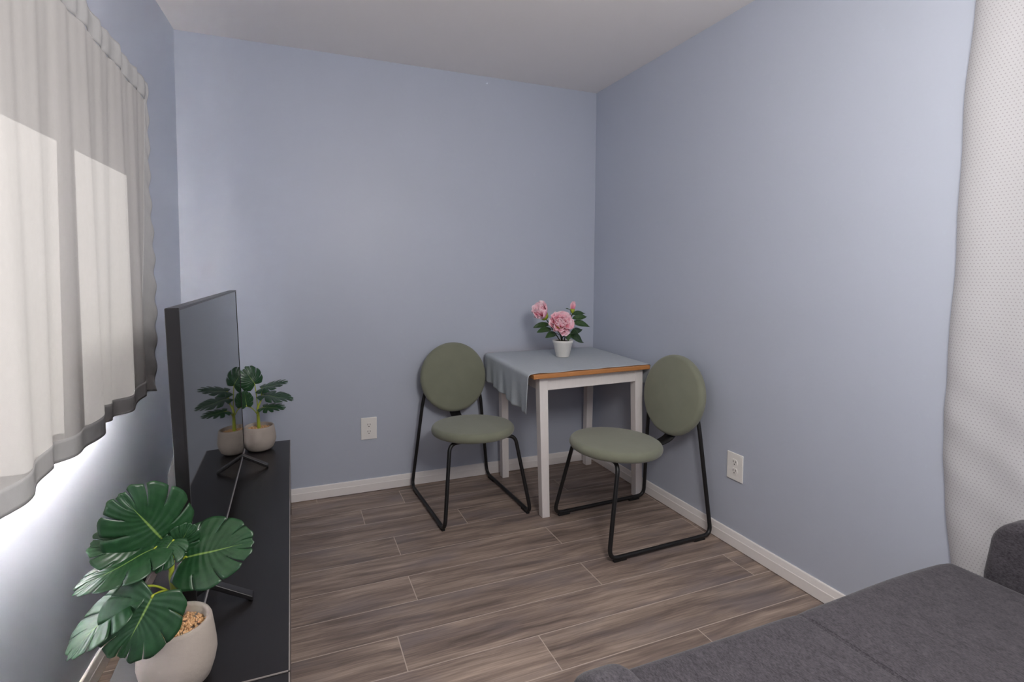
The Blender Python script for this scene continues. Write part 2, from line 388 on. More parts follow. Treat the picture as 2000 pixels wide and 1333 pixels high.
BB = [(0, 0), (0.012, 0), (0.012, 0.041), (0.0105, 0.043), (0.007, 0.066), (0.005, 0.069), (0, 0.069)]
def baseboard(name, P, u0, u1):
    bm = bmesh.new(); A = [bm.verts.new(P(u0, d, z + 0.003)) for d, z in BB]; B = [bm.verts.new(P(u1, d, z + 0.003)) for d, z in BB]
    bm.faces.new(A); bm.faces.new(B[::-1])
    for i in range(len(BB)):
        j = (i + 1) % len(BB); bm.faces.new((A[i], B[i], B[j], A[j]))
    return struct(make_obj(name, bm, M_trim))
baseboard('baseboard_back', lambda u, d, z: (u, -d, z), -2.34, 0.0)
baseboard('baseboard_right', lambda u, d, z: (-d, -u, z), 0.0, 2.12)
baseboard('baseboard_left', lambda u, d, z: LP(u, z, d), 0.0, -YR)

# windows
def window(name, P, u0, u1, v0, v1, cuts, fw=0.045, d0=0.02, d1=0.06):
    """frame with mullions plus one glass mesh per light; depth runs outwards"""
    holes = []; edges = [u0 + fw]
    for c0, c1 in cuts: edges += [c0, c1]
    edges.append(u1 - fw)
    for a, b in zip(edges[0::2], edges[1::2]): holes.append((a, b, v0 + fw, v1 - fw))
    root = make_obj(name, wall_panel([u0, u1], [v0, v1], holes, lambda u, v, d: P(u, v, d0 + d), d1 - d0), M_trim); struct(root)
    for a, b, c, d in holes:
        bm = bmesh.new(); f = [bm.verts.new(P(uu, vv, dd)) for dd in (0.038, 0.042) for uu, vv in ((a, c), (b, c), (b, d), (a, d))]
        for q in ((3, 2, 1, 0), (4, 5, 6, 7), (0, 1, 5, 4), (1, 2, 6, 5), (2, 3, 7, 6), (3, 0, 4, 7)): bm.faces.new([f[i] for i in q])
        make_obj('pane', bm, M_glass, root)
    return root
window('window_1', lambda u, v, d: LP(u, v, -d), *WIN, cuts=[(1.345, 1.425), (1.97, 2.05)])
window('window_2', lambda u, v, d: Vector((d, -u, v)), *DOORW, cuts=[(2.72, 2.78)])

# ------------------------------------------------------------------ wall outlets
def outlet(label, loc, rotz):
    t = thing('wall_outlet', label, 'outlet', loc, rotz)   # local: x across, -y out of the wall, z up
    w, h = 0.0435, 0.0615
    o = make_obj('cover_plate', bbox(-w, w, -0.006, 0, -h, h), M_white, t); bevel(o, 0.003, 2)
    for zc in (0.0195, -0.0195):
        bm = bmesh.new(); poly = []
        for k in range(24):
            a = 2 * PI * k / 24; poly.append((0.0165 * math.cos(a), max(-0.0145, min(0.0145, 0.0175 * math.sin(a))) + zc))
        prism(bm, poly, 'y', -0.0075, -0.005); r = make_obj('receptacle', bm, M_white, t)
        for (x, z, sx, sz) in ((-0.0065, 0.004, 0.0013, 0.0045), (0.0065, 0.004, 0.0013, 0.0038)):
            make_obj('slot', bbox(x - sx, x + sx, -0.0079, -0.0070, zc + z - sz, zc + z + sz), M_slot, r)
        bm = bmesh.new(); lathe(bm, [(0, 0), (0.0026, 0), (0.0026, 0.001), (0, 0.001)], 12, Matrix.Translation((0, -0.0070, zc - 0.0075)) @ Matrix.Rotation(PI / 2, 4, 'X')); make_obj('slot', bm, M_slot, r)
    bm = bmesh.new(); lathe(bm, [(0, 0), (0.003, 0), (0.0025, 0.001), (0, 0.0012)], 14, Matrix.Translation((0, -0.006, 0)) @ Matrix.Rotation(PI / 2, 4, 'X')); make_obj('screw', bm, M_white, t)
    return t
outlet('white duplex outlet on the back wall left of the table', (-1.446, 0, 0.358), 0.0)
outlet('white duplex outlet on the right wall between the chair and the sofa bed', (0, -1.169, 0.364), -PI / 2)

# ------------------------------------------------------------------ chairs
def disc_profile(R, t, dome=0.004, n=10):
    h = t / 2; prof = [(0, -h)]
    e = min(h, 0.03)
    for k in range(n + 1):
        a = -PI / 2 + PI * k / n
        prof.append((R - e * 0.9 + e * 0.9 * math.cos(a), h * math.sin(a)))
    prof += [(R * 0.6, h + dome * 0.7), (R * 0.3, h + dome), (0, h + dome)]
    prof.insert(1, (R * 0.5, -h)); return prof

def make_chair(label, loc, rotz):
    t = thing('dining_chair', label, 'chair', loc, rotz, 'sage green round-back chairs at the table')
    tr = 0.0095
    # seat and backrest pads
    bm = bmesh.new(); lathe(bm, disc_profile(0.212, 0.047, 0.006), 72, Matrix.Translation((-0.004, -0.118, 0.430)) @ Matrix.Rotation(math.radians(-2), 4, 'X'))
    make_obj('seat', bm, M_upholstery, t, smooth=True)
    Mb = Matrix.Translation((-0.002, 0.220, 0.632)) @ Matrix.Rotation(math.radians(-9), 4, 'X') @ Matrix.Rotation(PI / 2, 4, 'X')
    bm = bmesh.new(); lathe(bm, disc_profile(0.196, 0.046, 0.008), 72, Mb)
    make_obj('backrest', bm, M_upholstery, t, smooth=True)
    # bracket between seat and backrest
    bm = bmesh.new(); prof = smoothpath([(0, 0.02, 0.398), (0, 0.12, 0.402), (0, 0.20, 0.43), (0, 0.237, 0.50), (0, 0.252, 0.60)], 6)
    L_, R_ = [], []
    for p in prof:
        L_.append((p.x - 0.030, p.y, p.z)); R_.append((p.x + 0.030, p.y, p.z))
    va = [bm.verts.new(c) for c in L_]; vb = [bm.verts.new(c) for c in R_]
    for i in range(len(va) - 1): bm.faces.new((va[i], vb[i], vb[i + 1], va[i + 1]))
    o = make_obj('back_bracket', bm, M_black, t, smooth=True); solid(o, 0.006)
    # bent tube frame: each side runs from behind the backrest to the floor, along it, and up to the seat
    for s in (-1, 1):
        pts = [(s * 0.120, 0.255, 0.66), (s * 0.172, 0.246, 0.53), (s * 0.232, 0.275, tr + 0.006), (s * 0.228, -0.292, tr + 0.006), (s * 0.176, -0.212, 0.395), (s * 0.10, -0.200, 0.397)]
        bm = bmesh.new(); tube(bm, fillet(pts, [0, 0.10, 0.045, 0.05, 0.05, 0]), tr, 12)
        leg = make_obj('side_frame', bm, M_black, t, smooth=True)
        for y in (0.205, -0.235):
            x = s * (0.230 if y > 0 else 0.2265)
            bm = bmesh.new(); box(bm, x - 0.0085, x + 0.0085, y - 0.033, y + 0.033, 0.0, 0.013); f = make_obj('foot_pad', bm, M_rubber, leg); bevel(f, 0.003)
    bm = bmesh.new(); tube(bm, [(-0.105, -0.200, 0.397), (0.105, -0.200, 0.397)], tr, 12); make_obj('seat_rail', bm, M_black, t, smooth=True)
    bm = bmesh.new(); tube(bm, fillet([(-0.122, 0.2545, 0.655), (-0.085, 0.262, 0.74), (0.085, 0.262, 0.74), (0.122, 0.2545, 0.655)], 0.05), tr, 12); make_obj('back_rail', bm, M_black, t, smooth=True)
    return t
def copy_tree(o, parent=None):
    c = o.copy(); COL.objects.link(c)
    if parent is not None: c.parent = parent
    for ch in list(o.children): copy_tree(ch, c)
    return c
chair_a = make_chair('sage green round-back chair with black sled frame against the back wall', (-0.968, -0.306, 0), math.radians(2.5))
chair_b = copy_tree(chair_a); chair_b.location = (-0.322, -0.852, 0); chair_b.rotation_euler = (0, 0, math.radians(-88))
for ch in chair_a.children:
    if ch.name.startswith('seat') and 'rail' not in ch.name: ch.location.x = -0.014
for ch in chair_b.children:
    if ch.name.startswith('seat') and 'rail' not in ch.name: ch.location.x = 0.034
    elif ch.name.startswith(('backrest', 'back_bracket', 'back_rail')): ch.location.x = 0.034
chair_b['label'] = 'sage green round-back chair with black sled frame against the right wall'

# ------------------------------------------------------------------ table
ZT = 0.747; TT = 0.021
TFL, TFR, TBR, TBL = Vector((-0.788, -0.733, 0)), Vector((-0.098, -0.697, 0)), Vector((-0.036, -0.016, 0)), Vector((-0.747, -0.016, 0))
def tq(a, b):  # point on the table top, a across, b towards the wall
    return (TFL * (1 - a) + TFR * a) * (1 - b) + (TBL * (1 - a) + TBR * a) * b
table = thing('dining_table', 'small square table with white legs and orange pine edge, in the corner', 'table', (-0.4, -0.36, 0))
off = Vector((0.4, 0.36, 0))
def tcorner(z): return [tuple(c + off + Vector((0, 0, z))) for c in (TFL, TFR, TBR, TBL)]
bm = bmesh.new(); hexa(bm, tcorner(ZT - TT), tcorner(ZT)); o = make_obj('tabletop', bm, M_wood, table); bevel(o, 0.003, 2)
LEG = {'fl': ((-0.684, -0.632), (-0.738, -0.690)), 'fr': ((-0.052, -0.592), (-0.112, -0.655)), 'br': ((-0.058, -0.050), (-0.064, -0.070)), 'bl': ((-0.676, -0.055), (-0.697, -0.064))}
zl = ZT - TT
def leg_box(bot, top, sx, sy):
    a, b = 0.041, 0.046
    def quad(c, w, z):
        x0, y0 = c; x1 = x0 + sx * w; y1 = y0 + sy * w
        xa, xb = min(x0, x1), max(x0, x1); ya, yb = min(y0, y1), max(y0, y1)
        return [(xa + off.x, ya + off.y, z), (xb + off.x, ya + off.y, z), (xb + off.x, yb + off.y, z), (xa + off.x, yb + off.y, z)]
    bm = bmesh.new(); hexa(bm, quad(bot, a, 0), quad(top, b, zl)); return bm
for k, (sx, sy) in {'fl': (1, 1), 'fr': (-1, 1), 'br': (-1, -1), 'bl': (1, -1)}.items():
    o = make_obj('leg', leg_box(*LEG[k], sx, sy), M_tablepaint, table); bevel(o, 0.0025)
def apron(p, q, n):
    p, q, n = Vector(p), Vector(q), Vector(n).normalized(); th = 0.018
    bm = bmesh.new(); A = [p, q, q + n * th, p + n * th]
    hexa(bm, [(v.x + off.x, v.y + off.y, zl - 0.070) for v in A], [(v.x + off.x, v.y + off.y, zl) for v in A])
    o = make_obj('apron', bm, M_tablepaint, table); bevel(o, 0.002)
apron((-0.698, -0.676), (-0.153, -0.648), (0, 1))
apron((-0.657, -0.082), (-0.108, -0.088), (0, 1))
apron((-0.728, -0.645), (-0.690, -0.108), (1, 0))
apron((-0.140, -0.612), (-0.092, -0.112), (1, 0))

# cloth laid over the table, hanging on two sides
def build_cloth():
    bm = bmesh.new(); uvl = bm.loops.layers.uv.new('cloth')
    nv = 72; DL, DR, rr = 0.185, 0.125, 0.016
    prof = []                                       # (a, outward, drop)
    nl = 26
    for k in range(nl): prof.append(('L', (nl - k) / nl))
    for k in range(31): prof.append(('T', k / 30))
    for k in range(1, 17): prof.append(('R', k / 16))
    grid = []
    for j in range(nv + 1):
        b = 0.022 + (0.972 - 0.022) * j / nv; col = []
        for kind, s in prof:
            if kind == 'T':
                p = tq(-0.004 + s * 1.008, b); z = ZT + 0.0022 + (0.0025 * max(0, math.sin(b * 2 + s * 23)) * (1 - b) ** 6)
                z += 0.0006 * math.sin(s * 19 + b * 11)
                co = Vector((p.x, p.y, z))
            else:
                e = tq(-0.004, b) if kind == 'L' else tq(1.004, b); sg = -1 if kind == 'L' else 1
                D = (DL if kind == 'L' else DR)
                if kind == 'L': D += 0.010 * math.sin(b * 5.5 + 0.4) - 0.02 * (b - 0.5)
                dd = s * D
                if dd < rr * 1.57:
                    a = dd / rr; ox = rr * math.sin(a); dz = rr * (1 - math.cos(a))
                else: ox = rr; dz = rr + dd - rr * 1.57
                f = s * s * (0.010 * math.sin(b * 21 + 0.6) + 0.006 * math.sin(b * 43 + 1.0 + s))
                if kind == 'R': f = abs(f) * 0.2 - 0.012 * s
                col_y = 0.006 * s * math.sin(b * 30)
                if kind == 'L': ox += 0.012 * s * (1 - s)
                co = Vector((e.x + sg * (ox + f + 0.002), e.y + col_y, ZT + 0.0022 - dz))
            col.append(bm.verts.new(co))
        grid.append(col)
    for j in range(nv):
        for i in range(len(prof) - 1):
            f = bm.faces.new((grid[j][i], grid[j][i + 1], grid[j + 1][i + 1], grid[j + 1][i]))
            for lp, (ii, jj) in zip(f.loops, ((i, j), (i + 1, j), (i + 1, j + 1), (i, j + 1))): lp[uvl].uv = (ii / 72, jj / nv * 0.7)
    o = make_obj('tablecloth', bm, cloth_mat('grey_blue_cloth', srgb(190, 196, 201), 0.08, 0.0, wob=0.06), None, smooth=True); solid(o, 0.0014, 0)
    tag(o, 'grey-blue cloth draped over the small corner table', 'tablecloth')
    return o
build_cloth()

# ------------------------------------------------------------------ low benches along the left wall
def bench(label, y_far, length):
    t = thing('tv_bench', label, 'tv bench', (-2.029, y_far, 0), 0, 'black benches along the left wall')
    w = 0.175; top = 0.37
    o = make_obj('top', bbox(-w, w, -length, 0, top - 0.05, top), M_console, t); bevel(o, 0.0012, 2)
    for y in (-0.05, -length):
        o = make_obj('end_panel', bbox(-w, w, y, y + 0.05, 0, top - 0.05), M_console, t); bevel(o, 0.0012, 2)
    o = make_obj('shelf', bbox(-w, w - 0.002, -length + 0.05, -0.05, 0.09, 0.115), M_console, t)
    o = make_obj('front_panel', bbox(w - 0.016, w - 0.001, -length + 0.05, -0.05, 0.115, top - 0.05), M_console, t)
    o = make_obj('plinth', bbox(w - 0.03, w - 0.012, -length + 0.05, -0.05, 0.0, 0.09), M_console, t)
    # painted highlight: pale line along the worn long front edge and the near end
    o = make_obj('edge_highlight', bbox(w - 0.0022, w + 0.0006, -length + 0.0005, -0.0005, top - 0.0022, top + 0.0004), M_edge, t); o['label'] = 'pale painted highlight on worn edge'
    o = make_obj('edge_highlight', bbox(-w + 0.0005, w - 0.003, -length - 0.0004, -length + 0.0018, top - 0.002, top + 0.0004), M_edge, t); o['label'] = 'pale painted highlight on worn edge'
    return t
bench('long black bench under the television', -0.100, 1.632)
bench('black bench at the near end, partly behind the large pot', -1.7365, 0.85)

# ------------------------------------------------------------------ television
tv = thing('television', 'black flat television standing on the long bench', 'television', (-2.043, -0.9875, 0.37))
Mt = Matrix.Rotation(math.radians(-1.7), 4, 'Y'); W2 = 0.6175; zb, zt = 0.058, 0.775
bm = bmesh.new(); box(bm, -0.026, -0.0015, -W2, W2, zb, zt, Mt); o = make_obj('casing', bm, M_tvbody, tv); bevel(o, 0.002)
bm = bmesh.new(); box(bm, -0.002, 0.0, -W2 + 0.006, W2 - 0.006, zb + 0.012, zt - 0.006, Mt)
def screen_mat():
    m, nt, b = new_mat('screen_glass'); b.inputs['Base Color'].default_value = srgb(14, 14, 16); b.inputs['Roughness'].default_value = 0.03; b.inputs['Specular IOR Level'].default_value = 0.5
    b.inputs['IOR'].default_value = 1.5
    return m
make_obj('screen', bm, screen_mat(), tv)
o = make_obj('bezel', wall_panel([-W2, W2], [zb, zt], [(-W2 + 0.006, W2 - 0.006, zb + 0.012, zt - 0.006)], lambda u, v, d: Mt @ Vector((0.0015 - d, u, v)), 0.004), M_tvbody, tv)
bm = bmesh.new(); box(bm, -0.006, 0.0032, -W2, W2, zb - 0.001, zb + 0.006, Mt); o = make_obj('bottom_trim', bm, M_bezel, tv); o['label'] = 'thin silver bottom edge'
bm = bmesh.new(); hexa(bm, [(-0.052, -0.60, zb + 0.01), (-0.026, -0.615, zb + 0.002), (-0.026, 0.615, zb + 0.002), (-0.052, 0.60, zb + 0.01)], [(-0.048, -0.58, 0.40), (-0.026, -0.60, 0.46), (-0.026, 0.60, 0.46), (-0.048, 0.58, 0.40)])
for v in bm.verts: v.co = Mt @ v.co
o = make_obj('back_housing', bm, M_tvback, tv); bevel(o, 0.006, 2)
for yy in (-0.45, 0.525):
    bm = bmesh.new()
    for sx in (1, -1):
        tipx = 0.100 if sx > 0 else -0.105
        p0 = Vector((-0.013, yy, zb + 0.012)); p1 = Vector((tipx, yy + (0.0), 0.0))
        d = (p1 - p0); nrm = Vector((-d.z, 0, d.x)).normalized() * 0.007
        if nrm.z < 0: nrm = -nrm
        wy = 0.014
        A = [(p0.x + (0.0), p0.y - wy, p0.z - 0.008), (p1.x, p1.y - wy, 0.0), (p1.x, p1.y + wy, 0.0), (p0.x, p0.y + wy, p0.z - 0.008)]
        B = [(p0.x, p0.y - wy, p0.z + 0.009), (p1.x, p1.y - wy, 0.014), (p1.x, p1.y + wy, 0.014), (p0.x, p0.y + wy, p0.z + 0.006)]
        if sx < 0: A = A[::-1]; B = B[::-1]
        hexa(bm, A, B)
    o = make_obj('foot', bm, M_tvbody, tv); bevel(o, 0.003)

# power cord hanging from the television down behind the bench
bm = bmesh.new(); tube(bm, smoothpath([(-2.122, -1.02, 0.60), (-2.17, -1.03, 0.50), (-2.215, -1.05, 0.40), (-2.275, -1.08, 0.27), (-2.30, -1.12, 0.12), (-2.31, -1.14, 0.006), (-2.31, -1.35, 0.006)], 8), 0.0045, 8)
tag(make_obj('power_cord', bm, M_rubber, None, smooth=True), 'black power cord hanging behind the television', 'cord')

# ------------------------------------------------------------------ monstera plants
def frame_from(base, tip, n):
    y = (tip - base); L = y.length; y.normalize(); n = Vector(n); z = (n - y * n.dot(y)).normalized(); x = y.cross(z)
    M = Matrix((x, y, z)).transposed().to_4x4(); M.translation = base; return M, L

def monstera_leaf(name, base, tip, normal, width, parent, droop=0.18, fold=0.15, nlobe=5, gap=0.15, seed=0, curl=0.0, mat=None):
    rnd = random.Random(seed); M, L = frame_from(Vector(base), Vector(tip), normal)
    bm = bmesh.new(); uvl = bm.loops.layers.uv.new('leaf'); nv = 12; nu = 7
    def rad(u):
        pts = [(0, 0.62), (0.12, 0.86), (0.3, 1.0), (0.5, 0.96), (0.7, 0.78), (0.87, 0.5), (1.0, 0.30)]
        for (a, ra), (b, rb) in zip(pts, pts[1:]):
            if u <= b:
                t = (u - a) / (b - a); t = t * t * (3 - 2 * t); return ra + (rb - ra) * t
        return 0.3
    W = width / 2
    def pt(side, u, v):
        th = math.radians(132 - 128 * u ** 0.85); r = W * rad(u) * v
        y0 = 0.82 * L * u; th2 = th - 0.25 * v
        x = side * r * math.sin(th2); y = y0 + r * math.cos(th2)
        rho2 = (x / W) ** 2 + max(0, y / L) ** 2
        z = -droop * W * rho2 + fold * abs(x) - curl * W * (x / W) ** 2 + 0.02 * W * math.sin(9 * u + 3 * v)
        return Vector((x, y, z))
    uvs = {}
    cuts = [i / nlobe for i in range(nlobe + 1)]
    for side in (-1, 1):
        for k in range(nlobe):
            a, b = cuts[k], cuts[k + 1]; v0 = 0.34 + 0.25 * rnd.random(); g = gap * (0.5 + 0.8 * rnd.random()) * (b - a) * 0.5
            if rnd.random() < 0.3: g *= 0.12
            if k == 0: ga, gb = 0.0, g
            elif k == nlobe - 1: ga, gb = g, 0.0
            else: ga, gb = g, g
            rows = []
            for iv in range(nv + 1):
                v = iv / nv; o = max(0.0, (v - v0) / (1 - v0)); row = []
                for iu in range(nu + 1):
                    t = iu / nu
                    ua = a + ga * o ** 0.8; ub = b - gb * o ** 0.8
                    u = ua + (ub - ua) * t
                    vv = v * (1 - 0.03 * (abs(2 * t - 1) ** 4) * (v ** 4))     # rounded lobe tips
                    vert = bm.verts.new(pt(side, u, vv)); uvs[vert] = (side * vv, u); row.append(vert)
                rows.append(row)
            for iv in range(nv):
                for iu in range(nu):
                    q = (rows[iv][iu], rows[iv][iu + 1], rows[iv + 1][iu + 1], rows[iv + 1][iu])
                    f = bm.faces.new(q if side < 0 else q[::-1])
    for f in bm.faces:
        for lp in f.loops: lp[uvl].uv = uvs[lp.vert]
    bmesh.ops.remove_doubles(bm, verts=bm.verts, dist=0.00012)
    for v in bm.verts: v.co = M @ v.co
    o = make_obj(name, bm, mat or M_leaf, parent, smooth=True, recalc=False); solid(o, 0.0009, 0)
    return o

def pot_mesh(h=0.118, r0=0.052, rmax=0.0755, rrim=0.064):
    out = [(0, 0), (r0 * 0.8, 0), (r0, 0.004), (r0 + 0.012, 0.014), (rmax - 0.004, 0.034), (rmax, 0.052), (rmax - 0.001, 0.066), (rmax - 0.004, 0.086), (rrim + 0.003, h - 0.006), (rrim, h - 0.001), (rrim - 0.003, h), (rrim - 0.006, h - 0.001), (rrim - 0.008, h - 0.006), (rrim - 0.006, 0.095), (0, 0.095)]
    bm = bmesh.new(); lathe(bm, out, 64); return bm

def pebbles(n, R, z, seed):
    rnd = random.Random(seed); bm = bmesh.new()
    for i in range(n):
        r = R * math.sqrt(rnd.random()); a = rnd.random() * 2 * PI; s = rnd.uniform(0.0018, 0.0034)
        M = Matrix.Translation((r * math.cos(a), r * math.sin(a), z + rnd.uniform(-0.001, 0.0035) + 0.004 * (1 - (r / R) ** 2))) @ Euler((rnd.random() * 6, rnd.random() * 6, rnd.random() * 6)).to_matrix().to_4x4() @ Matrix.Diagonal((s * 1.5, s, s * 0.8, 1))
        bmesh.ops.create_icosphere(bm, subdivisions=1, radius=1.0, matrix=M)
    return bm

def monstera(label, loc, leaves, trunk, seed, ph=1.0, pr=1.0):
    t = thing('potted_plant', label, 'plant', loc, 0, 'monstera plants in concrete pots'); O = Vector(loc)
    bm = pot_mesh(); bmesh.ops.scale(bm, vec=(pr, pr, ph), verts=bm.verts); make_obj('pot', bm, M_pot, t, smooth=True)
    o = make_obj('pebbles', pebbles(620, 0.056 * pr, 0.097 * ph, seed), M_pebble, t, smooth=True); o['kind'] = 'stuff'
    tr = [Vector(p) - O for p in trunk]; tr[0].z = 0.096 * ph
    bm = bmesh.new(); path = smoothpath(tr, 6); n = len(path); tube(bm, path, 0.006, 10, radii=[0.0085 - 0.0045 * i / (n - 1) for i in range(n)]); make_obj('stem', bm, M_stemgreen, t, smooth=True)
    for i, L in enumerate(leaves):
        base, tip, nrm, w, att = L[:5]; kw = L[5] if len(L) > 5 else {}
        b, e = Vector(base) - O, Vector(tip) - O
        lf = monstera_leaf('leaf', b, e, nrm, w, t, seed=seed * 31 + i, **kw)
        a = Vector(att) - O; mid = (a + b) / 2 + Vector((0, 0, 0.012 if b.z > a.z else 0.02))
        bm = bmesh.new(); tube(bm, smoothpath([a, mid, b, b + (e - b) * 0.05], 6), 0.0022, 8); make_obj('petiole', bm, M_stemgreen, lf, smooth=True)
    return t

N_LOC = (-2.069, -1.686, 0.3702)
monstera('large leafy monstera in a concrete pot at the near end of the benches', N_LOC, [
    ((-2.090, -1.681, 0.676), (-2.142, -1.722, 0.782), (0.02, -0.85, 0.52), 0.168, (-2.073, -1.688, 0.625), dict(droop=0.25, fold=0.10)),
    ((-2.053, -1.685, 0.632), (-1.922, -1.724, 0.664), (-0.10, -0.74, 0.68), 0.150, (-2.068, -1.688, 0.543), dict(droop=0.15, fold=0.16)),
    ((-2.095, -1.700, 0.671), (-2.224, -1.772, 0.655), (-0.16, -0.14, 0.97), 0.128, (-2.075, -1.690, 0.603), dict(droop=0.30, fold=0.12)),
    ((-2.132, -1.739, 0.615), (-2.222, -1.815, 0.550), (-0.50, -0.48, 0.72), 0.110, (-2.071, -1.690, 0.564), dict(droop=0.2, fold=0.14)),
    ((-2.090, -1.768, 0.612), (-2.132, -1.806, 0.536), (0.18, -0.80, 0.56), 0.148, (-2.070, -1.692, 0.553), dict(droop=0.2, fold=0.10)),
    ((-2.070, -1.684, 0.642), (-2.039, -1.690, 0.702), (0.35, -0.85, 0.4), 0.075, (-2.074, -1.688, 0.620), dict(droop=0.2)),
    ((-2.116, -1.690, 0.667), (-2.196, -1.705, 0.707), (-0.3, -0.55, 0.75), 0.120, (-2.075, -1.688, 0.620), dict(droop=0.25)),
    ((-2.068, -1.700, 0.680), (-2.095, -1.743, 0.664), (-0.1, -0.4, 0.9), 0.080, (-2.073, -1.690, 0.630), dict(droop=0.4)),
], [(-2.069, -1.688, 0.490), (-2.071, -1.690, 0.564), (-2.075, -1.690, 0.603), (-2.073, -1.688, 0.632)], 5, 1.15, 0.965)
F_LOC = (-1.992, -0.200, 0.3702)
monstera('monstera in a concrete pot beside the back wall beyond the television', F_LOC, [
    ((-2.008, -0.200, 0.690), (-2.036, -0.225, 0.752), (0.10, -0.80, 0.55), 0.125, (-1.996, -0.2, 0.572), dict(droop=0.35, gap=0.15)),
    ((-1.979, -0.200, 0.665), (-1.862, -0.240, 0.705), (0.0, -0.25, 1.0), 0.130, (-1.981, -0.19, 0.60), dict(gap=0.6, nlobe=6, droop=0.2)),
    ((-1.976, -0.180, 0.628), (-1.828, -0.205, 0.606), (0.05, -0.22, 1.0), 0.140, (-1.990, -0.195, 0.58), dict(gap=0.6, nlobe=6, droop=0.15)),
    ((-1.970, -0.240, 0.582), (-1.873, -0.285, 0.588), (0.05, -0.25, 1.0), 0.110, (-1.995, -0.205, 0.54), dict(gap=0.6, nlobe=6, droop=0.2)),
    ((-2.040, -0.262, 0.600), (-2.046, -0.285, 0.680), (0.2, -0.9, 0.3), 0.072, (-1.994, -0.203, 0.535), dict(droop=0.3)),
], [(-1.993, -0.2, 0.465), (-1.995, -0.202, 0.531), (-1.996, -0.2, 0.572), (-1.985, -0.193, 0.60)], 9)

# ------------------------------------------------------------------ flowers on the table
def petal_mat():
    m, nt, b = new_mat('peony_petal'); N = nt.nodes.new; L = nt.links.new
    uv = N('ShaderNodeUVMap'); uv.uv_map = 'petal'; sep = N('ShaderNodeSeparateXYZ'); L(uv.outputs[0], sep.inputs[0])
    cr = N('ShaderNodeValToRGB'); e = cr.color_ramp.elements; e[0].position = 0.0; e[0].color = srgb(212, 96, 128); e[1].position = 1.0; e[1].color = srgb(246, 220, 226)
    x = e.new(0.55); x.color = srgb(240, 178, 194)
    n = N('ShaderNodeTexNoise'); n.inputs['Scale'].default_value = 3.0; L(uv.outputs[0], n.inputs[0])
    ad = N('ShaderNodeMath'); ad.operation = 'MULTIPLY_ADD'; ad.inputs[1].default_value = 0.5; L(n.outputs['Fac'], ad.inputs[0]); L(sep.outputs[1], ad.inputs[2])
    sb = N('ShaderNodeMath'); sb.operation = 'SUBTRACT'; sb.inputs[1].default_value = 0.25; L(ad.outputs[0], sb.inputs[0])
    L(sb.outputs[0], cr.inputs[0]); L(cr.outputs[0], b.inputs['Base Color']); b.inputs['Roughness'].default_value = 0.8
    b.inputs['Subsurface Weight'].default_value = 0.15; b.inputs['Subsurface Radius'].default_value = (0.01, 0.004, 0.004)
    return m
M_petal = petal_mat()
def add_petal(bm, uvl, M, length, width, cup, ruffle, rnd, vshift):
    nu, nv = 6, 6; g = []; ph = rnd.random() * 6
    for j in range(nv + 1):
        v = j / nv; row = []
        for i in range(nu + 1):
            u = i / nu * 2 - 1
            w = width * (0.30 + 0.70 * math.sin(min(1, v * 1.15) * PI / 2)) * (1 - 0.28 * max(0, v - 0.75) / 0.25)
            x = u * w / 2; y = v * length * (1 - 0.10 * u * u * v); z = cup * (v * v) * length + cup * 0.7 * (u * u) * width * 0.5 + ruffle * v * math.sin(u * 4 + ph)
            vt = bm.verts.new(M @ Vector((x, y, z))); row.append((vt, (u * 0.5 + 0.5 + ph, min(1, max(0, v * 0.9 + vshift)))))
        g.append(row)
    for j in range(nv):
        for i in range(nu):
            q = (g[j][i], g[j][i + 1], g[j + 1][i + 1], g[j + 1][i]); f = bm.faces.new([a for a, _ in q])
            for lp, (_, uv) in zip(f.loops, q): lp[uvl].uv = uv
def blossom(center, axis, R, layers, parent, seed, name='blossom'):
    rnd = random.Random(seed); bm = bmesh.new(); uvl = bm.loops.layers.uv.new('petal')
    A = Vector(axis).normalized(); q = Vector((0, 0, 1)).rotation_difference(A).to_matrix().to_4x4(); T = Matrix.Translation(center) @ q
    for (n, tilt, ln, wd, cup, off_) in layers:
        for k in range(n):
            a = 2 * PI * (k + rnd.uniform(-0.25, 0.25)) / n + off_
            M = T @ Matrix.Rotation(a, 4, 'Z') @ Matrix.Translation((0, R * 0.06, -R * 0.35 + R * 0.15 * rnd.random())) @ Matrix.Rotation(math.radians(tilt + rnd.uniform(-9, 9)), 4, 'X')
            add_petal(bm, uvl, M, R * ln * rnd.uniform(0.9, 1.1), R * wd, cup, R * 0.15, rnd, rnd.uniform(-0.12, 0.12))
    o = make_obj(name, bm, M_petal, parent, smooth=True, recalc=False); solid(o, 0.0006, 0)
    return o
PO = Vector((-0.400, -0.312, 0.7512))
fp = thing('flower_pot', 'pink peony in a small white pot on the cloth-covered table', 'flowers', PO)
bm = bmesh.new(); lathe(bm, [(0, 0), (0.035, 0), (0.0375, 0.002), (0.0545, 0.078), (0.0575, 0.080), (0.0595, 0.093), (0.0585, 0.0945), (0.056, 0.094), (0.054, 0.084), (0, 0.084)], 48); make_obj('pot', bm, M_flowerpot, fp, smooth=True)
bm = bmesh.new(); lathe(bm, [(0, 0.089), (0.02, 0.0885), (0.0535, 0.0865), (0.0535, 0.0845)], 32); make_obj('soil', bm, M_soil, fp, smooth=True)
full = [(9, 12, 1.12, 0.95, 0.25, 0.0), (9, 30, 1.05, 0.9, 0.30, 0.3), (8, 48, 0.98, 0.8, 0.30, 0.1), (7, 62, 0.92, 0.7, 0.28, 0.5), (6, 76, 0.85, 0.55, 0.2, 0.2)]
cup = [(7, 42, 1.25, 0.95, 0.30, 0.0), (7, 56, 1.2, 0.85, 0.32, 0.4), (6, 70, 1.1, 0.7, 0.25, 0.1)]
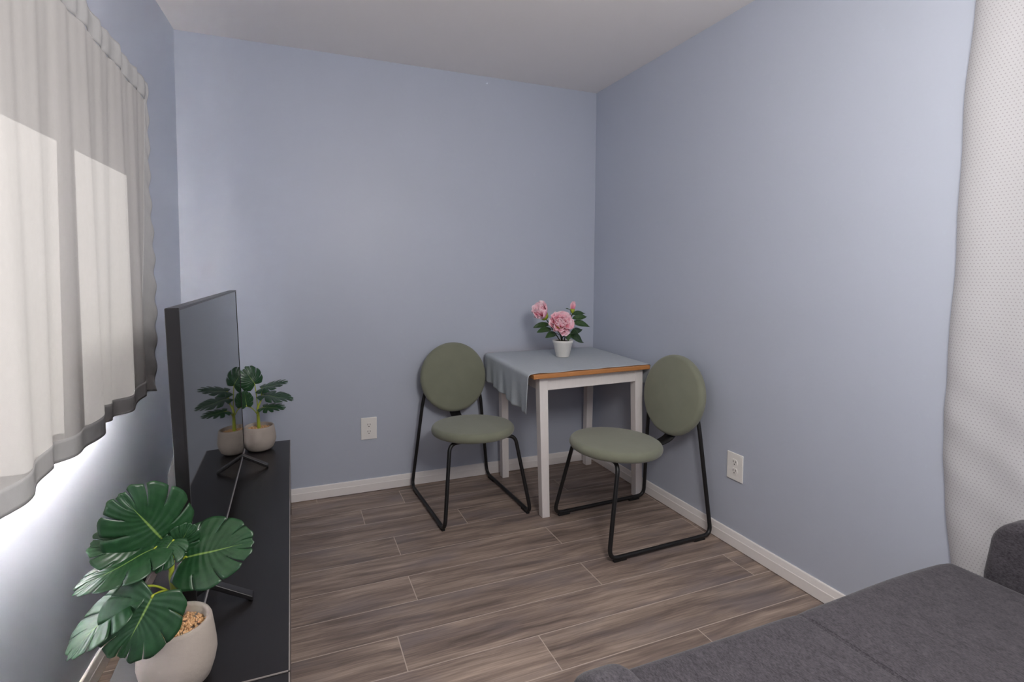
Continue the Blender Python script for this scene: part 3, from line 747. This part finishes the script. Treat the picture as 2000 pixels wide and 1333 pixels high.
bud = [(5, 76, 1.6, 1.0, 0.22, 0.0), (4, 84, 1.5, 0.8, 0.2, 0.5)]
W_ = lambda x, y, z: Vector((x, y, z)) - PO
heads = [(W_(-0.452, -0.375, 0.943), (-0.15, -0.85, 0.50), 0.068, full), (W_(-0.520, -0.300, 0.990), (-0.62, -0.30, 0.62), 0.066, cup), (W_(-0.338, -0.310, 1.018), (0.12, 0.05, 1.0), 0.034, bud)]
for i, (c, ax, R, lay) in enumerate(heads):
    blossom(c, ax, R, lay, fp, 40 + i)
    A = Vector(ax).normalized(); root = c - A * R * 0.35
    bm = bmesh.new(); tube(bm, smoothpath([(c.x * 0.12, 0.0 + c.y * 0.1, 0.086), (c.x * 0.45, c.y * 0.4, c.z * 0.60), root - A * 0.02, root], 6), 0.0028, 8); make_obj('flower_stem', bm, M_darkstem, fp, smooth=True)
    bm = bmesh.new(); q = Vector((0, 0, 1)).rotation_difference(A).to_matrix().to_4x4()
    lathe(bm, [(0, -0.012), (0.004, -0.010), (R * 0.32, 0.0), (R * 0.44, R * 0.42), (R * 0.36, R * 0.42), (0, 0.002)], 20, Matrix.Translation(root) @ q); make_obj('calyx', bm, M_stemgreen, fp, smooth=True)
def lance_leaf(base, tip, normal, width, att, droop=0.25, col=None):
    M, L = frame_from(base, tip, normal); bm = bmesh.new(); uvl = bm.loops.layers.uv.new('leaf'); nu, nv = 12, 8; g = []
    for j in range(nu + 1):
        u = j / nu; w = width * 0.5 * (math.sin(PI * u ** 0.85) ** 0.8 if 0 < u < 1 else 0.0); w = max(w, 0.0006); row = []
        for i in range(nv + 1):
            v = i / nv * 2 - 1
            row.append((bm.verts.new(M @ Vector((v * w, u * L, 0.25 * abs(v) * w - droop * L * (u - 0.5) ** 2 + droop * L * 0.25 + 0.02 * L * math.sin(7 * u + 2 * v)))), (v, u)))
        g.append(row)
    for j in range(nu):
        for i in range(nv):
            q = (g[j][i], g[j][i + 1], g[j + 1][i + 1], g[j + 1][i]); f = bm.faces.new([a for a, _ in q])
            for lp, (_, uv) in zip(f.loops, q): lp[uvl].uv = uv
    o = make_obj('leaf', bm, col or M_leaf2, fp, smooth=True, recalc=False); solid(o, 0.0007, 0)
    bm = bmesh.new(); tube(bm, smoothpath([att, (Vector(att) + base) / 2 + Vector((0, 0, 0.004)), base], 5), 0.0014, 6); make_obj('petiole', bm, M_darkstem, o, smooth=True)
TR = W_(-0.352, -0.308, 0.93); TL = W_(-0.44, -0.315, 0.90); TC = W_(-0.405, -0.318, 0.862)
for b_, t_, n_, w_, a_ in [
    ((-0.340, -0.300, 0.985), (-0.235, -0.280, 0.990), (0, -0.6, 0.8), 0.036, TR), ((-0.340, -0.310, 0.965), (-0.249, -0.320, 0.974), (0.1, -0.8, 0.6), 0.038, TR),
    ((-0.352, -0.318, 0.945), (-0.243, -0.345, 0.917), (0.1, -0.75, 0.65), 0.044, TR), ((-0.362, -0.330, 0.918), (-0.345, -0.385, 0.885), (0.5, -0.6, 0.5), 0.032, TC),
    ((-0.349, -0.290, 0.862), (-0.205, -0.215, 0.808), (0.2, -0.8, 0.6), 0.058, TC), ((-0.482, -0.300, 0.935), (-0.566, -0.270, 0.918), (-0.1, -0.7, 0.7), 0.040, TL),
    ((-0.480, -0.320, 0.910), (-0.584, -0.350, 0.900), (-0.1, -0.75, 0.65), 0.038, TL), ((-0.458, -0.330, 0.888), (-0.547, -0.380, 0.872), (-0.1, -0.8, 0.6), 0.040, TC),
    ((-0.408, -0.350, 0.898), (-0.412, -0.392, 0.850), (0.1, -0.9, 0.35), 0.048, TC), ((-0.350, -0.310, 1.010), (-0.391, -0.325, 1.026), (0, -0.6, 0.8), 0.012, TR),
    ((-0.345, -0.300, 0.872), (-0.225, -0.230, 0.892), (0.1, -0.6, 0.8), 0.040, TC), ((-0.365, -0.300, 0.975), (-0.372, -0.335, 0.995), (0, -0.7, 0.7), 0.026, TR)]:
    lance_leaf(W_(*b_), W_(*t_), n_, w_, a_)
bm = bmesh.new(); tube(bm, smoothpath([(0.0, 0.0, 0.086), TC, TR], 6), 0.0026, 8); make_obj('flower_stem', bm, M_darkstem, fp, smooth=True)
bm = bmesh.new(); tube(bm, smoothpath([(-0.008, 0.0, 0.086), (TC + TL) / 2, TL], 6), 0.0024, 8); make_obj('flower_stem', bm, M_darkstem, fp, smooth=True)

# ------------------------------------------------------------------ curtain over the left window
def cloth_grid(name, us, vs, P, mat, parent=None, uvs=1.0):
    bm = bmesh.new(); uvl = bm.loops.layers.uv.new('cloth'); G = []; arc = [0.0]
    for i, u in enumerate(us): G.append([bm.verts.new(P(u, v)) for v in vs])
    vm = vs[len(vs) // 2]
    for a, b in zip(us, us[1:]): arc.append(arc[-1] + (Vector(P(b, vm)) - Vector(P(a, vm))).length)
    for i in range(len(us) - 1):
        for j in range(len(vs) - 1):
            f = bm.faces.new((G[i][j], G[i + 1][j], G[i + 1][j + 1], G[i][j + 1]))
            for lp, (a, b) in zip(f.loops, ((i, j), (i + 1, j), (i + 1, j + 1), (i, j + 1))): lp[uvl].uv = (arc[a] * uvs, G[a][b].co.z * uvs)
    return make_obj(name, bm, mat, parent, smooth=True, recalc=False)
def lin(a, b, n): return [a + (b - a) * i / n for i in range(n + 1)]
S0, S1 = 0.785, 2.62
def folds(s, k):     # k: 0 at the gathered top, 1 at the bottom
    return (0.0012 + 0.0065 * k) * math.sin(2 * PI * s / 0.125 + 1.1 * math.sin(s * 5)) + 0.0010 * math.sin(2 * PI * s / 0.047 + 1.0) * (1 - 0.8 * k) + 0.012 * k * math.sin(2 * PI * s / 0.31 + 0.5)
def cur_top(s): return 1.862 + 0.09 * (s - S0) + 0.004 * math.sin(s * 31)
def cur_bot(s): return 0.812 - 0.055 * max(0, s - 1.0) + 0.009 * math.sin(2 * PI * s / 0.31 + 2.0) + 0.002 * math.sin(s * 47)
def CP(s, k, dd=0.0):
    """a point of the curtain: k 0 at top, 1 at bottom"""
    z = cur_top(s) + (cur_bot(s) - cur_top(s)) * k
    edge = max(0.0, 1 - (s - S0) / 0.10)
    d = 0.100 + folds(s, k) * (1 - 0.5 * edge) + dd
    s2 = s - 0.030 * edge * max(0, math.sin((k - 0.35) * PI / 0.65)) * (1 if k > 0.35 else 0) + 0.003 * edge * math.sin(k * 23) * k
    return LP(s2, z, d)
M_linen = cloth_mat('ivory_linen', srgb(196, 193, 190), 0.0052, 0.0, wob=0.035)
M_hem = cloth_mat('grey_linen_hem', srgb(192, 191, 190), 0.02, 0.0, wob=0.05)
curtain = thing('window_curtain', 'ivory linen curtain with a grey border covering the left window', 'curtain', LP(1.6, 0.8, 0.085))
O_ = curtain.location.copy()
def side_w(k): return 0.03 + 0.085 * k ** 1.3
def hem_u(k): return S0 + side_w(k)
KT, KB = 0.062, 0.955
def panelP(u, k):
    kk = KT + (KB - KT) * k; s = hem_u(kk) + (S1 - S0 - side_w(kk)) * u; return CP(s, kk) - O_
cloth_grid('panel', lin(0, 1, 260), lin(0, 1, 60), lambda u, k: panelP(u, k), M_linen, curtain)
o = cloth_grid('side_border', lin(0, 1, 14), lin(0, 1, 120), lambda u, k: CP(S0 + side_w(k) * u, k, 0.004 * math.sin(k * 70 + u * 4) * (1 - u)) - O_, M_hem, curtain); solid(o, 0.002); o['label'] = 'grey side border'
def inset(u, k, off_): s = hem_u(k) + (S1 - S0 - side_w(k)) * u; return CP(s, k, off_) - O_
o = cloth_grid('top_border', lin(0, 1, 240), lin(0, 1, 8), lambda u, k: inset(u, KT * k, 0.003 * math.sin(k * PI) + 0.003 * math.sin(u * 160)), M_hem, curtain); solid(o, 0.002); o['label'] = 'grey gathered top border'
o = cloth_grid('bottom_border', lin(0, 1, 240), lin(0, 1, 6), lambda u, k: inset(u, KB + (1 - KB) * k, 0.0), M_hem, curtain); solid(o, 0.002); o['label'] = 'grey bottom border'

# ------------------------------------------------------------------ white curtain on the right wall
M_sheer = cloth_mat('white_dotted_cotton', srgb(192, 191, 193), 0.012, 0.0, dots=(0.0088, 0.19, srgb(168, 165, 168)), wob=0.015)
def WP(u, k):        # u along the wall, k from the top down
    z = 2.24 - 2.19 * k
    y0 = -1.955 - 0.020 * math.exp(-((z - 2.1) / 0.25) ** 2) + 0.010 * math.exp(-((z - 0.85) / 0.3) ** 2) - 0.030 * math.exp(-((z - 0.30) / 0.18) ** 2) + 0.0015 * math.sin(z * 19)
    y = y0 - u
    d = 0.035 + 0.003 * math.sin(2 * PI * u / 0.165 + 0.35 * math.sin(z * 2.0)) * min(1, 0.35 + u * 6) + 0.0015 * math.sin(u * 17 + z * 0.2) + 0.002 * math.sin(z * 40 + u * 30) * math.exp(-((z - 0.75) / 0.25) ** 2)
    d = max(0.010, d - 0.018 * math.exp(-u / 0.02))
    return (-d, y, z)
o = cloth_grid('door_curtain', lin(0, 1.55, 200), lin(0, 1, 120), WP, M_sheer); tag(o, 'white dotted curtain hanging on the right wall behind the sofa bed', 'curtain')

# ------------------------------------------------------------------ sofa bed
sofa = thing('sofa_bed', 'charcoal grey sofa bed in the foreground', 'sofa bed', (-0.70, -2.50, 0)); so = Vector((0.70, 2.50, 0))
def cushion(x0, x1, y0, y1, z0, z1, r, seam=None, n=(60, 50), corner=0.06):
    """rounded slab with a soft top; seam: x of a stitched groove"""
    bm = bmesh.new(); nx, ny = n; top = []
    for i in range(nx + 1):
        x = x0 + (x1 - x0) * i / nx; row = []
        for j in range(ny + 1):
            y = y0 + (y1 - y0) * j / ny
            row.append((x, y))
        top.append(row)
    bm.free(); bm = bmesh.new(); box(bm, x0, x1, y0, y1, z0, z1)
    return bm
def seat_mesh():
    x0, x1, y0, y1, z0, z1 = -1.338, -0.165, -2.83, -2.046, 0.19, 0.446
    nx, ny = 110, 80; r = 0.035; rc = 0.05
    xs = sorted(set(lin(x0, x1, nx) + [-0.760 + d for d in (-0.009, -0.006, -0.004, -0.002, 0, 0.002, 0.004, 0.006, 0.009)])); ys = lin(y0, y1, ny); bm = bmesh.new(); G = []
    for x in xs:
        row = []
        for y in ys:
            ex = min(x - x0, x1 - x); ey = min(y1 - y, y - y0)
            def drop(e): return 0 if e >= r else r - math.sqrt(max(0, r * r - (r - e) ** 2))
            z = z1 - max(drop(ex), drop(ey)) + 0.006 * math.sin(PI * (x - x0) / (x1 - x0)) * math.sin(PI * min(1, (y1 - y) / 0.3) / 2)
            sx = abs(x + 0.760); z -= 0.0035 * math.exp(-(sx / 0.0035) ** 2) + 0.003 * math.exp(-(sx / 0.03) ** 2)
            yy = y
            if y > y1 - 0.14:       # rounded outer corners
                for xc, sg in ((x0, 1), (x1, -1)):
                    e = (x - xc) * sg
                    if e < rc: yy -= (rc - math.sqrt(max(0, rc * rc - (rc - e) ** 2))) * ((y - (y1 - 0.14)) / 0.14) * 0.7
            yy += 0.014 * math.exp(-((x + 0.36) / 0.26) ** 2) * max(0, (y - (y1 - 0.2)) / 0.2)
            row.append(bm.verts.new((x + so.x, yy + so.y, z)))
        G.append(row)
    for i in range(len(xs) - 1):
        for j in range(ny): bm.faces.new((G[i][j], G[i + 1][j], G[i + 1][j + 1], G[i][j + 1]))
    # skirts
    edge = [G[i][0] for i in range(len(xs))] + [G[-1][j] for j in range(1, ny + 1)] + [G[i][-1] for i in range(len(xs) - 2, -1, -1)] + [G[0][j] for j in range(ny - 1, 0, -1)]
    low = [bm.verts.new((v.co.x, v.co.y, z0)) for v in edge]
    for i in range(len(edge)):
        j = (i + 1) % len(edge); bm.faces.new((edge[i], low[i], low[j], edge[j]))
    bm.faces.new(low)
    return bm
make_obj('seat', seat_mesh(), M_sofa, sofa, smooth=True)
bm = bmesh.new()
for dx in (-0.0052, 0.0052):
    y = -2.09
    while y > -2.8:
        box(bm, -0.760 + dx - 0.0006 + so.x, -0.760 + dx + 0.0006 + so.x, y - 0.0055 + so.y, y + so.y, 0.438, 0.4433 + 0.0059 * math.sin(PI / 2 * min(1, (-2.046 - y) / 0.3))); y -= 0.0085
    if dx < 0: pass
o = make_obj('stitching', bm, simple('thread', srgb(50, 47, 52), rough=0.9), sofa); o['kind'] = 'stuff'; o['label'] = 'dark double stitching'
def arm(x0, x1, yf=-2.112):
    prof = []; yb, zt, z0, r = -2.93, 0.605, 0.10, 0.085
    prof.append((yf + 0.0, z0)); prof.append((yf, 0.44))
    for k in range(11):
        a = PI / 2 * k / 10; prof.append((yf - 0.010 - r + r * math.cos(a), zt - r + r * math.sin(a)))
    prof += [(yb, zt), (yb, z0)]
    bm = bmesh.new(); prism(bm, [(y + so.y, z) for y, z in prof], 'x', x0 + so.x, x1 + so.x)
    o = make_obj('armrest', bm, M_sofa, sofa); bevel(o, 0.022, 4, 50); return o
arm(-1.430, -1.343, -2.150); arm(-0.158, -0.064)
bm = bmesh.new(); hexa(bm, [(-1.34 + so.x, -2.97 + so.y, 0.19), (-0.16 + so.x, -2.97 + so.y, 0.19), (-0.16 + so.x, -2.82 + so.y, 0.19), (-1.34 + so.x, -2.82 + so.y, 0.19)], [(-1.34 + so.x, -3.05 + so.y, 0.80), (-0.16 + so.x, -3.05 + so.y, 0.80), (-0.16 + so.x, -2.92 + so.y, 0.80), (-1.34 + so.x, -2.92 + so.y, 0.80)])
o = make_obj('backrest', bm, M_sofa, sofa); bevel(o, 0.03, 4)
for x in (-1.385, -0.11):
    for y in (-2.17, -2.88):
        bm = bmesh.new(); tube(bm, [(x + so.x, y + so.y, 0.0), (x + so.x, y + so.y, 0.105)], 0.02, 16, radii=[0.014, 0.022]); make_obj('leg', bm, M_black, sofa, smooth=True)
